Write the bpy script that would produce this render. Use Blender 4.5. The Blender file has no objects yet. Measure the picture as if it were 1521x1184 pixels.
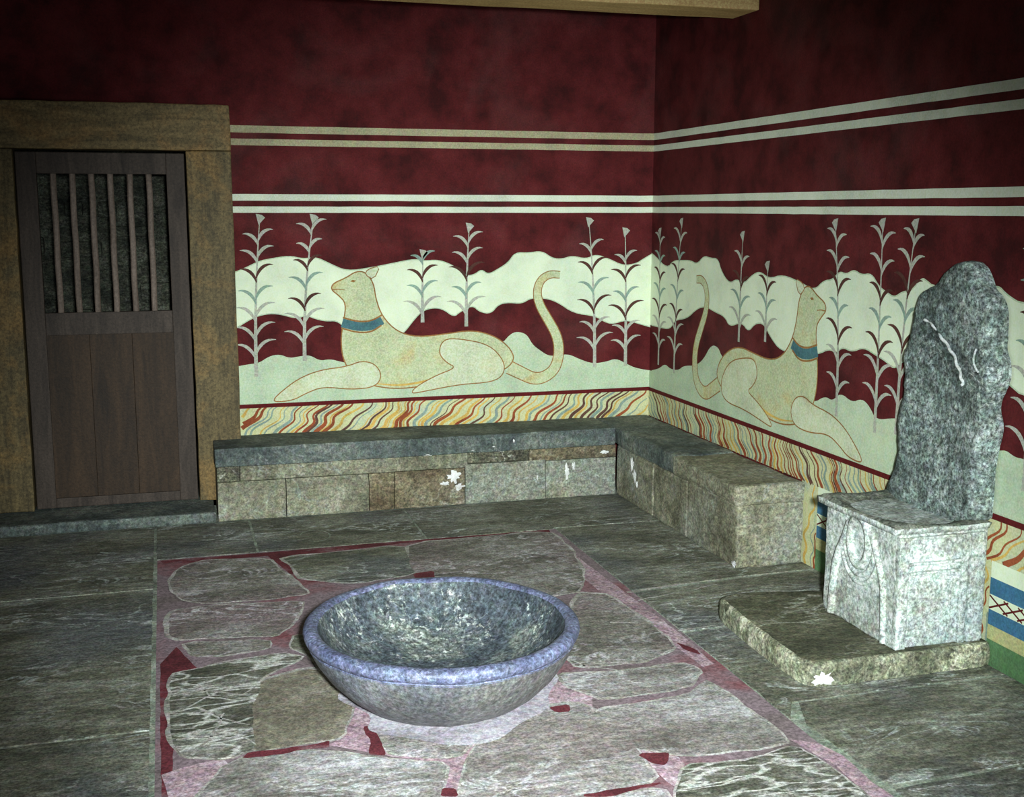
import bpy, bmesh, math, random
from mathutils import Vector, noise
from mathutils.geometry import tessellate_polygon
random.seed(7)
C = bpy.context.scene.collection
scene = bpy.context.scene
PI = math.pi

# ------------------------------------------------------------------ materials
def nt(name):
    m = bpy.data.materials.new(name); m.use_nodes = True
    t = m.node_tree; t.nodes.clear()
    return m, t
def N(t, kind, **kw):
    n = t.nodes.new(kind)
    for k, v in kw.items():
        if k in n.inputs.keys(): n.inputs[k].default_value = v
        else: setattr(n, k, v)
    return n
def ramp(t, src, stops, interp='LINEAR'):
    r = t.nodes.new('ShaderNodeValToRGB'); r.color_ramp.interpolation = interp
    e = r.color_ramp.elements
    while len(e) < len(stops): e.new(0.5)
    for i, (p, c) in enumerate(stops):
        e[i].position = p
        e[i].color = (c, c, c, 1) if isinstance(c, (int, float)) else (*c, 1)
    t.links.new(src, r.inputs[0]); return r.outputs[0]
def mix(t, fac, a, b, mode='MIX'):
    n = t.nodes.new('ShaderNodeMix'); n.data_type = 'RGBA'; n.blend_type = mode
    for s, v in ((0, fac), (6, a), (7, b)):
        if isinstance(v, (int, float)): n.inputs[s].default_value = v
        elif isinstance(v, tuple): n.inputs[s].default_value = (*v, 1)
        else: t.links.new(v, n.inputs[s])
    return n.outputs[2]
def coords(t, scale=(1, 1, 1), rot=(0, 0, 0)):
    c = t.nodes.new('ShaderNodeTexCoord'); m = t.nodes.new('ShaderNodeMapping')
    m.inputs['Scale'].default_value = scale; m.inputs['Rotation'].default_value = rot
    t.links.new(c.outputs['Object'], m.inputs[0]); return m.outputs[0]
def noi(t, co, scale, detail=4, rough=.6, dist=0.0):
    n = N(t, 'ShaderNodeTexNoise', Scale=scale, Detail=detail, Roughness=rough, Distortion=dist)
    t.links.new(co, n.inputs['Vector']); return n.outputs['Fac']
def finish(m, t, col, rough=.8, bump=None, bs=.3, bd=.01, spec=.3):
    b = N(t, 'ShaderNodeBsdfPrincipled', Roughness=rough)
    b.inputs['Specular IOR Level'].default_value = spec
    o = t.nodes.new('ShaderNodeOutputMaterial'); t.links.new(b.outputs[0], o.inputs[0])
    if isinstance(col, tuple): b.inputs['Base Color'].default_value = (*col, 1)
    else: t.links.new(col, b.inputs['Base Color'])
    if bump is not None:
        bp = N(t, 'ShaderNodeBump', Strength=bs, Distance=bd)
        t.links.new(bump, bp.inputs['Height']); t.links.new(bp.outputs[0], b.inputs['Normal'])
    return m
def S(r, g, b):
    return tuple((c/255/12.92 if c/255 <= .04045 else ((c/255+.055)/1.055)**2.4) for c in (r, g, b))

def chroma(t, col, fac):
    """mineral mottling: small patches of slightly different hue"""
    n = N(t, 'ShaderNodeTexNoise', Scale=34.0, Detail=4.0, Roughness=.75)
    t.links.new(coords(t), n.inputs['Vector'])
    h = N(t, 'ShaderNodeHueSaturation', Saturation=1.5); t.links.new(n.outputs['Color'], h.inputs['Color'])
    return mix(t, fac, col, h.outputs[0], 'OVERLAY')
def stone(name, dark, mid, light, vein=(.6, .62, .55), scale=3, stretch=(1, 1, 1), veins=.5, vw=.012,
          speck=.35, rough=.75, bs=.5, bd=.012, cracks=0, crack_scale=6, spec=.3, vscale=1.6, tint=None, flecks=0):
    m, t = nt(name)
    co = coords(t, stretch)
    a = noi(t, co, scale, 6, .65, .4)
    col = ramp(t, a, [(.32, dark), (.5, mid), (.68, light)])
    if tint:
        w = noi(t, coords(t), 1.3, 3, .5)
        col = mix(t, ramp(t, w, [(.48, 0), (.62, .7)]), col, tint)
    if veins:
        v = noi(t, co, scale*vscale, 5, .55, 1.2)
        vm = ramp(t, v, [(.5-vw*1.8, 0), (.5, 1), (.5+vw*1.8, 0)])
        g = noi(t, co, scale*.8, 3, .5)
        gm = ramp(t, g, [(.45, 0), (.62, veins)])
        f = t.nodes.new('ShaderNodeMath'); f.operation = 'MULTIPLY'
        t.links.new(vm, f.inputs[0]); t.links.new(gm, f.inputs[1])
        col = mix(t, f.outputs[0], col, vein)
    if cracks:
        cc = coords(t, (stretch[0]*.75, stretch[1], stretch[2]))
        wn = N(t, 'ShaderNodeTexNoise', Scale=5.0, Detail=3.0); t.links.new(cc, wn.inputs['Vector'])
        ad = t.nodes.new('ShaderNodeVectorMath'); ad.operation = 'MULTIPLY_ADD'
        t.links.new(wn.outputs['Color'], ad.inputs[0]); ad.inputs[1].default_value = (.25, .25, .25)
        t.links.new(cc, ad.inputs[2])
        vo = N(t, 'ShaderNodeTexVoronoi', Scale=crack_scale); vo.feature = 'DISTANCE_TO_EDGE'
        t.links.new(ad.outputs[0], vo.inputs['Vector'])
        cm = ramp(t, vo.outputs['Distance'], [(.0, cracks), (.025, cracks*.8), (.06, 0)])
        col = mix(t, cm, col, vein)
    if flecks:
        fa = noi(t, coords(t), 45, 3, .6, .4); fb = noi(t, coords(t), 5, 3, .6)
        f = t.nodes.new('ShaderNodeMath'); f.operation = 'MULTIPLY'
        t.links.new(ramp(t, fa, [(.58, 0), (.64, flecks)]), f.inputs[0]); t.links.new(ramp(t, fb, [(.48, 0), (.56, 1)]), f.inputs[1])
        col = mix(t, f.outputs[0], col, vein)
    fine = noi(t, coords(t), 95, 2, .8)
    col = mix(t, speck, col, ramp(t, fine, [(.35, .02), (.5, .5), (.66, 1.0)]), 'OVERLAY')
    mid2 = noi(t, co, scale*9, 4, .7)
    col = mix(t, speck*1.1, col, ramp(t, mid2, [(.35, .1), (.5, .5), (.65, .95)]), 'OVERLAY')
    col = chroma(t, col, .2)
    return finish(m, t, col, rough, mix(t, .35, a, mid2), bs, bd, spec)

def paint(name, c, var=.12, patch=None, pf=.5, rough=.85, streak=False, grain=.25, pscale=1.6):
    m, t = nt(name)
    co = coords(t)
    a = noi(t, co, 5, 5, .6)
    d = tuple(x*(1-var*2) for x in c); l = tuple(min(1, x*(1+var*1.5)+.004) for x in c)
    col = ramp(t, a, [(.35, d), (.5, c), (.68, l)])
    if patch:
        p = noi(t, co, pscale, 5, .6, .5)
        col = mix(t, ramp(t, p, [(.52, 0), (.7, pf)]), col, patch)
    f = noi(t, co, 110, 2, .8)
    col = mix(t, grain, col, ramp(t, f, [(.35, .1), (.5, .5), (.65, .9)]), 'OVERLAY')
    col = chroma(t, col, .18)
    return finish(m, t, col, rough, f, .12, .003, .25)

def wood(name, c1, c2, along='z', speck=.3, patch=None, rough=.65, gs=9, bs=.4):
    m, t = nt(name)
    s = {'x': (.12, 1, 1), 'z': (1, 1, .12)}[along]
    co = coords(t, s)
    a = noi(t, co, gs*2.2, 6, .7, .8)
    col = ramp(t, a, [(.3, c1), (.7, c2)])
    if patch:
        p = noi(t, coords(t), 3.0, 6, .7, .6)
        col = mix(t, ramp(t, p, [(.5, 0), (.7, .7)]), col, patch)
    f = noi(t, coords(t), 80, 3, .8)
    col = mix(t, speck, col, ramp(t, f, [(.35, .05), (.5, .5), (.65, .95)]), 'OVERLAY')
    return finish(m, t, col, rough, mix(t, .5, a, f), bs, .008, .3)

M = {}
M['red'] = paint('red_plaster', S(86, 25, 27), .25, S(100, 68, 66), .28)
M['cream'] = paint('cream_paint', S(224, 235, 206), .05, S(200, 222, 200), .5, grain=.18)
M['ground'] = paint('grey_cream_paint', S(188, 205, 175), .06, S(206, 214, 178), .5, grain=.2)
M['stripe_low'] = paint('pale_stripe_paint', S(222, 230, 208), .04, S(170, 178, 160), .5)
M['stripe_up'] = paint('buff_stripe_paint', S(178, 172, 138), .06, S(150, 140, 110), .5)
M['line'] = paint('dark_red_line_paint', S(92, 20, 22), .1)
M['beast'] = paint('buff_body_paint', S(194, 202, 162), .06, S(196, 172, 112), .75, pscale=5, grain=.3)
M['limb'] = paint('pale_limb_paint', S(204, 212, 180), .06, S(196, 180, 128), .4, pscale=4, grain=.3)
M['outline'] = paint('ochre_outline_paint', S(150, 108, 62), .1)
M['collar'] = paint('teal_collar_paint', S(72, 112, 118), .15)
M['leaf_l'] = paint('pale_leaf_paint', S(176, 178, 164), .08)
M['leaf_g'] = paint('grey_green_leaf_paint', S(140, 164, 150), .08)
M['leaf_d'] = paint('dark_leaf_paint', S(84, 52, 44), .1)
M['dado'] = paint('marbled_cream_paint', S(204, 204, 158), .06, S(172, 190, 172), .9, pscale=5)
M['d_red'] = paint('marbled_red_vein', S(152, 80, 48), .15, S(110, 40, 34), .6, pscale=6)
M['d_yel'] = paint('marbled_yellow_vein', S(206, 172, 92), .12)
M['d_gry'] = paint('marbled_grey_vein', S(138, 158, 146), .1)
M['d_brn'] = paint('marbled_dark_vein', S(96, 66, 56), .12)
M['blue'] = paint('blue_paint', S(62, 110, 142), .12, S(92, 132, 160), .5)
M['green'] = paint('green_paint', S(88, 124, 84), .12, S(112, 136, 100), .5)
M['yellow'] = paint('pale_yellow_paint', S(182, 180, 128), .08)
M['slab'] = stone('gypsum_floor_slab', S(72, 74, 64), S(112, 112, 98), S(148, 150, 138), S(200, 206, 202), 3.4, (.6, 1.35, 1), .7, .016, .5, tint=S(96, 100, 106), bs=.5)
M['slab2'] = stone('gypsum_floor_slab_pale', S(88, 86, 80), S(126, 122, 114), S(162, 160, 158), S(216, 212, 218), 3.4, (.75, 1.3, 1), .75, .02, .5, tint=S(134, 116, 120))
M['crack'] = stone('shattered_floor_slab', S(60, 62, 54), S(96, 96, 84), S(148, 146, 140), S(206, 206, 200), 5, (.6, 1.5, 1), .9, .03, .5, cracks=.9, crack_scale=8)
M['smooth'] = stone('smooth_brown_slab', S(104, 98, 86), S(128, 122, 108), S(148, 142, 130), S(160, 160, 150), 3, (1, 1, 1), .3, .006, .4)
M['white_slab'] = stone('whitish_floor_slab', S(104, 100, 94), S(144, 140, 136), S(184, 182, 184), S(222, 222, 226), 3.4, (.7, 1.3, 1), .6, .02, .45, tint=S(142, 130, 128))
M['lime'] = stone('lime_edge', S(120, 116, 108), S(172, 168, 162), S(205, 200, 200), S(225, 225, 225), 9, (1, 1, 1), 0, .01, .35)
M['joint'] = stone('grey_joint', S(96, 102, 90), S(140, 148, 134), S(178, 184, 172), S(220, 220, 220), 8, (1, 1, 1), 0, .01, .35)
M['plaster'] = stone('lilac_white_plaster', S(138, 132, 140), S(178, 172, 182), S(206, 204, 212), S(225, 225, 230), 4, (1, 1, 1), 0, .01, .3)
m, t = nt('red_mortar')
co = coords(t)
a = noi(t, co, 2.2, 5, .6, .3)
col = ramp(t, a, [(.36, S(118, 106, 106)), (.5, S(140, 122, 130)), (.62, S(134, 92, 98)), (.72, S(116, 44, 52))])
f = noi(t, co, 70, 3, .8)
col = mix(t, .5, col, ramp(t, f, [(.35, .08), (.5, .5), (.65, .95)]), 'OVERLAY')
M['mortar'] = finish(m, t, col, .7, f, .4, .006, .3)
M['mortar_red'] = paint('deep_red_mortar', S(104, 46, 54), .2, S(142, 116, 122), 1.0, pscale=5, grain=.5)
M['mortar_pale'] = stone('pale_pink_mortar', S(140, 116, 124), S(172, 146, 156), S(200, 180, 190), S(220, 210, 216), 5, (1, 1, 1), .5, .02, .4)
M['bench_top'] = stone('bench_slab_stone', S(62, 70, 70), S(92, 100, 96), S(124, 128, 118), S(170, 172, 164), 3.5, (1, 1, 1), .4, .01, .45)
M['bench_a'] = stone('bench_block_stone', S(92, 90, 74), S(128, 126, 106), S(154, 152, 134), S(150, 158, 158), 3.5, (1, 1, 1.2), .5, .02, .45, tint=S(128, 134, 126))
M['bench_b'] = stone('bench_block_brown', S(78, 66, 48), S(122, 112, 88), S(158, 154, 132), S(176, 176, 160), 4, (1, 1, 1.4), .5, .02, .5, tint=S(96, 88, 72))
M['bench_c'] = stone('bench_course_dark', S(52, 50, 42), S(96, 94, 78), S(136, 134, 112), S(190, 190, 176), 6, (1, 1, 1.5), .8, .02, .6)
M['chip'] = stone('white_plaster_chip', S(190, 190, 186), S(226, 226, 224), S(240, 240, 240), S(240, 240, 240), 12, (1, 1, 1), 0, .01, .2)
M['throne'] = stone('throne_gypsum', S(140, 142, 130), S(178, 186, 180), S(204, 212, 208), S(104, 108, 106), 5, (1, 1, 1), .2, .012, .5, bs=.4, bd=.006, tint=S(160, 172, 172))
M['throne_seat'] = stone('throne_seat_stone', S(62, 66, 62), S(96, 100, 90), S(140, 142, 128), S(176, 182, 172), 4, (1, 1, 1), .4, .01, .55)
M['throne_back'] = stone('throne_back_stone', S(62, 72, 70), S(108, 120, 116), S(160, 172, 168), S(200, 208, 206), 4.0, (1, 1, 1), .6, .012, .75, bs=.8, bd=.012)
M['vein_white'] = stone('white_vein', S(170, 174, 172), S(200, 206, 204), S(220, 225, 225), S(225, 225, 225), 12, (1, 1, 1), 0, .01, .3)
M['base'] = stone('throne_base_stone', S(78, 80, 64), S(116, 118, 98), S(166, 166, 142), S(216, 216, 190), 4, (1, 1, 1), .8, .03, .6)
M['base_top'] = stone('throne_base_top_stone', S(60, 62, 48), S(88, 88, 70), S(120, 118, 100), S(200, 204, 190), 4, (.7, 1.3, 1), .7, .02, .5)
M['bowl'] = stone('grey_blue_bowl_stone', S(68, 70, 76), S(92, 95, 102), S(116, 120, 128), S(170, 172, 180), 5, (1, 1, 1), .15, .01, .45, rough=.5, bs=.35, spec=.4, tint=S(110, 108, 104))
M['bowl_rim'] = stone('blue_bowl_rim', S(76, 82, 106), S(98, 104, 132), S(126, 132, 162), S(200, 204, 220), 8, (1, 1, 1), .2, .02, .5, rough=.5, spec=.5)
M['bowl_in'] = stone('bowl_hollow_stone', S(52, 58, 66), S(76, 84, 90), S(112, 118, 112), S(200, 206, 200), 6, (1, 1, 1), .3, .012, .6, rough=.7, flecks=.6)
M['wood_door'] = wood('dark_door_wood', S(46, 38, 33), S(80, 68, 60))
M['wood_panel'] = wood('brown_panel_wood', S(38, 28, 20), S(68, 50, 34), gs=7)
M['wood_bar'] = wood('grey_brown_bar_wood', S(88, 74, 64), S(134, 118, 108))
M['timber'] = wood('weathered_timber_upright', S(64, 56, 38), S(116, 100, 66), 'z', .5, S(146, 112, 62))
M['timber_x'] = wood('weathered_timber_lintel', S(78, 68, 44), S(136, 116, 78), 'x', .5, S(150, 110, 62))
M['beam'] = wood('pale_beam_wood', S(190, 156, 98), S(232, 200, 140), 'x', .35, S(180, 150, 96))
M['rubble'] = stone('rough_passage_stone', S(34, 38, 34), S(70, 72, 62), S(108, 110, 96), S(120, 122, 112), 5, (1, 1, 2), .4, .02, .6, bs=1, bd=.04)
M['ceil'] = paint('dark_ceiling_plaster', S(60, 50, 42), .15)

# ------------------------------------------------------------------ helpers
def tag(o, label=None, cat=None, group=None, kind=None):
    if label: o['label'] = label
    if cat: o['category'] = cat
    if group: o['group'] = group
    if kind: o['kind'] = kind
    return o
def obj(name, bm, mats, parent=None, org=(0, 0, 0), smooth=False):
    org = Vector(org)
    bmesh.ops.translate(bm, verts=bm.verts, vec=-org)
    me = bpy.data.meshes.new(name)
    if smooth:
        for f in bm.faces: f.smooth = True
    bm.to_mesh(me); bm.free()
    for m_ in (mats if isinstance(mats, list) else [mats]): me.materials.append(M[m_])
    o = bpy.data.objects.new(name, me); C.objects.link(o)
    if parent is None: o.location = org
    else: o.parent = parent
    return o
def empty(name, loc, rot=0):
    o = bpy.data.objects.new(name, None); C.objects.link(o); o.location = loc; o.rotation_euler.z = rot
    o.empty_display_size = .1
    return o
def box(bm, x0, x1, y0, y1, z0, z1, mi=0, seg=None, bev=0):
    b = bmesh.new()
    vs = [b.verts.new((x, y, z)) for x in (x0, x1) for y in (y0, y1) for z in (z0, z1)]
    for q in ((0, 1, 3, 2), (4, 6, 7, 5), (0, 4, 5, 1), (2, 3, 7, 6), (0, 2, 6, 4), (1, 5, 7, 3)):
        b.faces.new([vs[i] for i in q])
    if bev:
        bmesh.ops.bevel(b, geom=b.edges[:], offset=bev, segments=2, affect='EDGES', profile=.6)
    if seg:
        for ax in range(3):
            lo = (x0, y0, z0)[ax]; hi = (x1, y1, z1)[ax]
            n = int((hi-lo)/seg)
            for k in range(1, n+1):
                p = [0, 0, 0]; p[ax] = lo+(hi-lo)*k/(n+1)
                nn = [0, 0, 0]; nn[ax] = 1
                bmesh.ops.bisect_plane(b, geom=b.verts[:]+b.edges[:]+b.faces[:], plane_co=p, plane_no=nn)
    merge(bm, b, mi)
def merge(bm, b, mi=0):
    me = bpy.data.meshes.new('tmp')
    for f in b.faces: f.material_index = mi if mi is not None else f.material_index
    bmesh.ops.recalc_face_normals(b, faces=b.faces[:])
    b.to_mesh(me); b.free(); bm.from_mesh(me); bpy.data.meshes.remove(me)
def roughen(bm, amp, sc, keep=None):
    bm.normal_update()
    for v in bm.verts:
        if keep and keep(v.co): continue
        n = noise.noise_vector(v.co*sc)*amp + noise.noise_vector(v.co*sc*3.1+Vector((5, 2, 1)))*amp*.4
        v.co += n
def tris(bm, pts, vs, mi):
    for tr in tessellate_polygon([[Vector((a, b, 0)) for a, b in pts]]):
        try: bm.faces.new([vs[i] for i in tr]).material_index = mi
        except ValueError: pass
def flat(bm, pts, T, lay, mi=0):
    """a painted shape or slab face: 2-D points mapped by T at height lay"""
    vs = [bm.verts.new(T(a, b, lay)) for a, b in pts]
    tris(bm, pts, vs, mi)
TF = lambda a, b, h: (a, b, h)                      # floor
TB = lambda a, b, h: (a, -h, b)                     # back wall, facing -y
TR = lambda a, b, h: (-h, a, b)                     # right wall, facing -x
def smooth(pts, closed=True, n=2, c=.25):
    for _ in range(n):
        out = []
        L = len(pts)
        rng = range(L) if closed else range(L-1)
        if not closed: out.append(pts[0])
        for i in rng:
            p, q = pts[i], pts[(i+1) % L]
            out.append((p[0]*(1-c)+q[0]*c, p[1]*(1-c)+q[1]*c))
            out.append((p[0]*c+q[0]*(1-c), p[1]*c+q[1]*(1-c)))
        if not closed: out.append(pts[-1])
        pts = out
    return pts
def dens(pts, step, amp, sc=14, closed=True):
    out = []
    L = len(pts)
    for i in range(L if closed else L-1):
        p, q = pts[i], pts[(i+1) % L]
        n = max(1, int(math.hypot(q[0]-p[0], q[1]-p[1])/step))
        for k in range(n):
            a = p[0]+(q[0]-p[0])*k/n; b = p[1]+(q[1]-p[1])*k/n
            w = noise.noise_vector(Vector((a*sc, b*sc, 1.7)))
            w2 = noise.noise_vector(Vector((a*sc*3, b*sc*3, 4.7)))
            out.append((a+(w.x+w2.x*.5)*amp, b+(w.y+w2.y*.5)*amp))
    if not closed: out.append(pts[-1])
    return out
def stroke(bm, pts, w0, w1, T, lay, mi=0, wm=None):
    L = len(pts); l = []; r = []
    for i, p in enumerate(pts):
        a = pts[max(0, i-1)]; b = pts[min(L-1, i+1)]
        dx, dy = b[0]-a[0], b[1]-a[1]; d = math.hypot(dx, dy) or 1
        u = i/(L-1)
        w = (w0+(w1-w0)*u)/2 if wm is None else (wm*math.sin(PI*min(1, u*.9+.08))+w1*.5)/2
        l.append((p[0]-dy/d*w, p[1]+dx/d*w)); r.append((p[0]+dy/d*w, p[1]-dx/d*w))
    for i in range(L-1):
        vs = [bm.verts.new(T(*q, lay)) for q in (l[i], r[i], r[i+1], l[i+1])]
        f = bm.faces.new(vs); f.material_index = mi
def rect(bm, a0, a1, b0, b1, T, lay, mi=0, n=1):
    for k in range(n):
        p = a0+(a1-a0)*k/n; q = a0+(a1-a0)*(k+1)/n
        flat(bm, [(p, b0), (q, b0), (q, b1), (p, b1)], T, lay, mi)

# ------------------------------------------------------------------ camera
cam = bpy.data.objects.new('camera', bpy.data.cameras.new('camera')); C.objects.link(cam)
cam.data.sensor_width = 36; cam.data.lens = 1752.757/1521*36
yaw, pitch, roll = .28526, .15962, .00101
fw = Vector((math.sin(yaw)*math.cos(pitch), math.cos(yaw)*math.cos(pitch), -math.sin(pitch)))
cam.location = (-2.83692, -6.6704, 1.65)
from mathutils import Matrix
q = fw.to_track_quat('-Z', 'Y').to_matrix()
cam.rotation_euler = (q @ Matrix.Rotation(roll, 3, 'Z')).to_euler()
scene.camera = cam

# ------------------------------------------------------------------ floor
fl = bmesh.new()
box(fl, -6.2, .3, -8.5, 1.2, -.2, -.004, 0)
FM = ['joint', 'slab', 'mortar', 'lime', 'slab2', 'crack', 'smooth', 'white_slab', 'plaster', 'mortar_red', 'mortar_pale', 'slab']
npav = [0]
def paver(pts, mi=1, amp=.006, h=0.0, sm=1, edge=None, step=.03, lime=3):
    npav[0] += 1; h -= .0006-.00012*(npav[0] % 6)
    if edge:                                             # flags fit closely together
        mx = sum(a for a, b in pts)/len(pts); my = sum(b for a, b in pts)/len(pts)
        pts = [(a+(a-mx)/(math.hypot(a-mx, b-my)+.01)*.014, b+(b-my)/(math.hypot(a-mx, b-my)+.01)*.014) for a, b in pts]
    p = smooth(pts, True, sm, .13) if sm else pts
    p = dens(p, step, amp)
    if edge:
        cx = sum(a for a, b in p)/len(p); cy = sum(b for a, b in p)/len(p)
        out = []
        L = len(p)
        ar = sum(p[i][0]*p[(i+1) % L][1]-p[(i+1) % L][0]*p[i][1] for i in range(L))
        s = 1 if ar > 0 else -1
        for i in range(L):
            a, b = p[i-1], p[(i+1) % L]; dx, dy = b[0]-a[0], b[1]-a[1]; d = math.hypot(dx, dy) or 1
            e = edge*(.55+1.1*abs(noise.noise(Vector((p[i][0]*4, p[i][1]*4, 3)))*2))
            out.append((p[i][0]+dy/d*e*s, p[i][1]-dx/d*e*s))
        flat(fl, out, TF, h-.0006-.00005*(npav[0] % 7), lime)
    # top face with a small vertical side so that the slab stands proud of its joint
    vs = [fl.verts.new((a, b, h)) for a, b in p]
    lo = [fl.verts.new((a, b, h-.005)) for a, b in p]
    tris(fl, p, vs, mi)
    for i in range(len(vs)):
        g = fl.faces.new([vs[i-1], vs[i], lo[i], lo[i-1]]); g.material_index = mi
J = .007
# large rectangular slabs outside the red border
def rslab(x0, x1, y0, y1, mi=1): paver([(x0+J, y0+J), (x1-J, y0+J), (x1-J, y1-J), (x0+J, y1-J)], mi, .004, 0, 0)
rslab(-6.2, -4.45, -1.45, -.38); rslab(-4.45, -2.94, -1.45, -.38)
rslab(-2.94, -2.46, -1.005, -.38); rslab(-2.46, -1.62, -1.005, -.38); rslab(-1.62, -.94, -1.005, -.38)
rslab(-6.2, -2.94, -2.93, -1.45); rslab(-6.2, -2.94, -4.6, -2.93); rslab(-6.2, -2.94, -8.5, -4.6)
paver([(-.94, -.98), (-.94, -.38), (-.3, -.38), (-.3, -.985)], 1, .004, 0, 0)
paver([(-.93, -1.0), (-.3, -1.0), (.02, -1.0), (.02, -1.99), (-.4, -2.0), (-.93, -2.05)], 1, .004, 0, 0)
paver([(-.93, -2.085), (-.4, -2.03), (.02, -2.01), (.02, -2.56), (-.7, -2.56), (-.93, -2.58)], 1, .005, 0, 0)
paver([(-.93, -2.60), (-.7, -2.575), (.02, -2.575), (.02, -3.3), (-.86, -3.3), (-.93, -3.42)], 1, .005, 0, 0)
paver([(-.90, -3.47), (-.84, -3.315), (.02, -3.315), (.02, -3.9), (-.45, -3.9), (-.88, -3.9)], 1, .005, 0, 0)
paver([(-.88, -3.93), (-.45, -3.915), (.02, -3.915), (.02, -5.4), (-.88, -5.4)], 1, .005, 0, 0)
rslab(-2.9, .02, -8.5, -5.4)
# red-plastered rectangle with its irregular flags
rect(fl, -2.93, -.935, -5.4, -.995, TF, -.0036, 2)
for pts in ([(-2.917,-1.02), (-0.97,-0.987), (-0.98,-1.052), (-1.747,-1.037), (-2.214,-1.025), (-2.348,-1.069), (-2.895,-1.082)],
            [(-2.915,-2.778), (-2.915,-2.348), (-2.856,-2.19), (-2.771,-2.49), (-2.799,-2.656), (-2.871,-2.706), (-2.881,-3.399), (-2.91,-3.391)],
            [(-2.422,-1.061), (-1.743,-0.97), (-1.756,-1.037), (-2.136,-1.093), (-2.305,-1.12), (-2.321,-1.398), (-2.346,-1.391)],):
    npav[0] += 1; flat(fl, dens(pts, .05, .004), TF, -.0030+.00007*(npav[0] % 7), 9)
for pts in ([(-2.852,-3.22), (-2.733,-3.187), (-2.708,-3.263), (-2.8,-3.423), (-2.892,-3.396), (-2.91,-3.248)],
            [(-2.294,-2.934), (-2.374,-3.159), (-2.414,-3.19), (-2.231,-3.325), (-2.088,-3.406), (-2.153,-3.611), (-2.098,-3.627), (-2.021,-3.425), (-1.905,-3.231), (-1.708,-3.128), (-1.533,-3.179), (-1.459,-2.975), (-1.567,-2.917)],
            [(-1.504,-3.142), (-1.496,-3.311), (-1.489,-3.466), (-1.499,-3.606), (-1.494,-3.703), (-1.479,-3.762), (-1.399,-3.615), (-1.401,-3.513), (-1.501,-3.399), (-1.509,-3.237)],
            [(-0.936,-3.606), (-0.91,-3.697), (-0.919,-3.87), (-0.911,-3.974), (-0.975,-3.955), (-0.968,-3.76), (-1.008,-3.553)],
            [(-0.964,-1.002), (-1.001,-1.328), (-0.969,-2.071), (-0.95,-2.592), (-0.962,-2.916), (-1.012,-2.935), (-1.031,-2.645), (-1.07,-2.088), (-1.091,-1.514)]):
    npav[0] += 1; flat(fl, dens(pts, .05, .006), TF, -.0022+.00007*(npav[0] % 7), 10)
for pts in ([(-2.29,-3.092), (-2.252,-3.086), (-2.252,-3.195), (-2.252,-3.318), (-2.305,-3.293), (-2.278,-3.209)], [(-2.152,-3.608), (-2.133,-3.561), (-2.097,-3.571), (-2.102,-3.626)],
            [(-2.449,-3.18), (-2.402,-3.162), (-2.408,-3.212), (-2.505,-3.205), (-2.567,-3.217), (-2.679,-3.214), (-2.65,-3.173)], [(-1.669,-3.115), (-1.592,-3.114), (-1.606,-3.169), (-1.651,-3.168)],
            [(-1.512,-3.522), (-1.409,-3.531), (-1.456,-3.615), (-1.492,-3.588)], [(-1.007,-2.678), (-0.964,-2.77), (-0.971,-2.836), (-1.007,-2.758)], [(-1.802,-1.548), (-1.704,-1.531), (-1.727,-1.645), (-1.814,-1.637)],
            [(-1.753,-3.715), (-1.679,-3.707), (-1.514,-3.704), (-1.514,-3.715), (-1.693,-3.746), (-1.757,-3.727)]):
    flat(fl, dens(smooth(pts, True, 1, .15), .02, .006, 20), TF, .0004, 9)
E_ = .012
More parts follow.
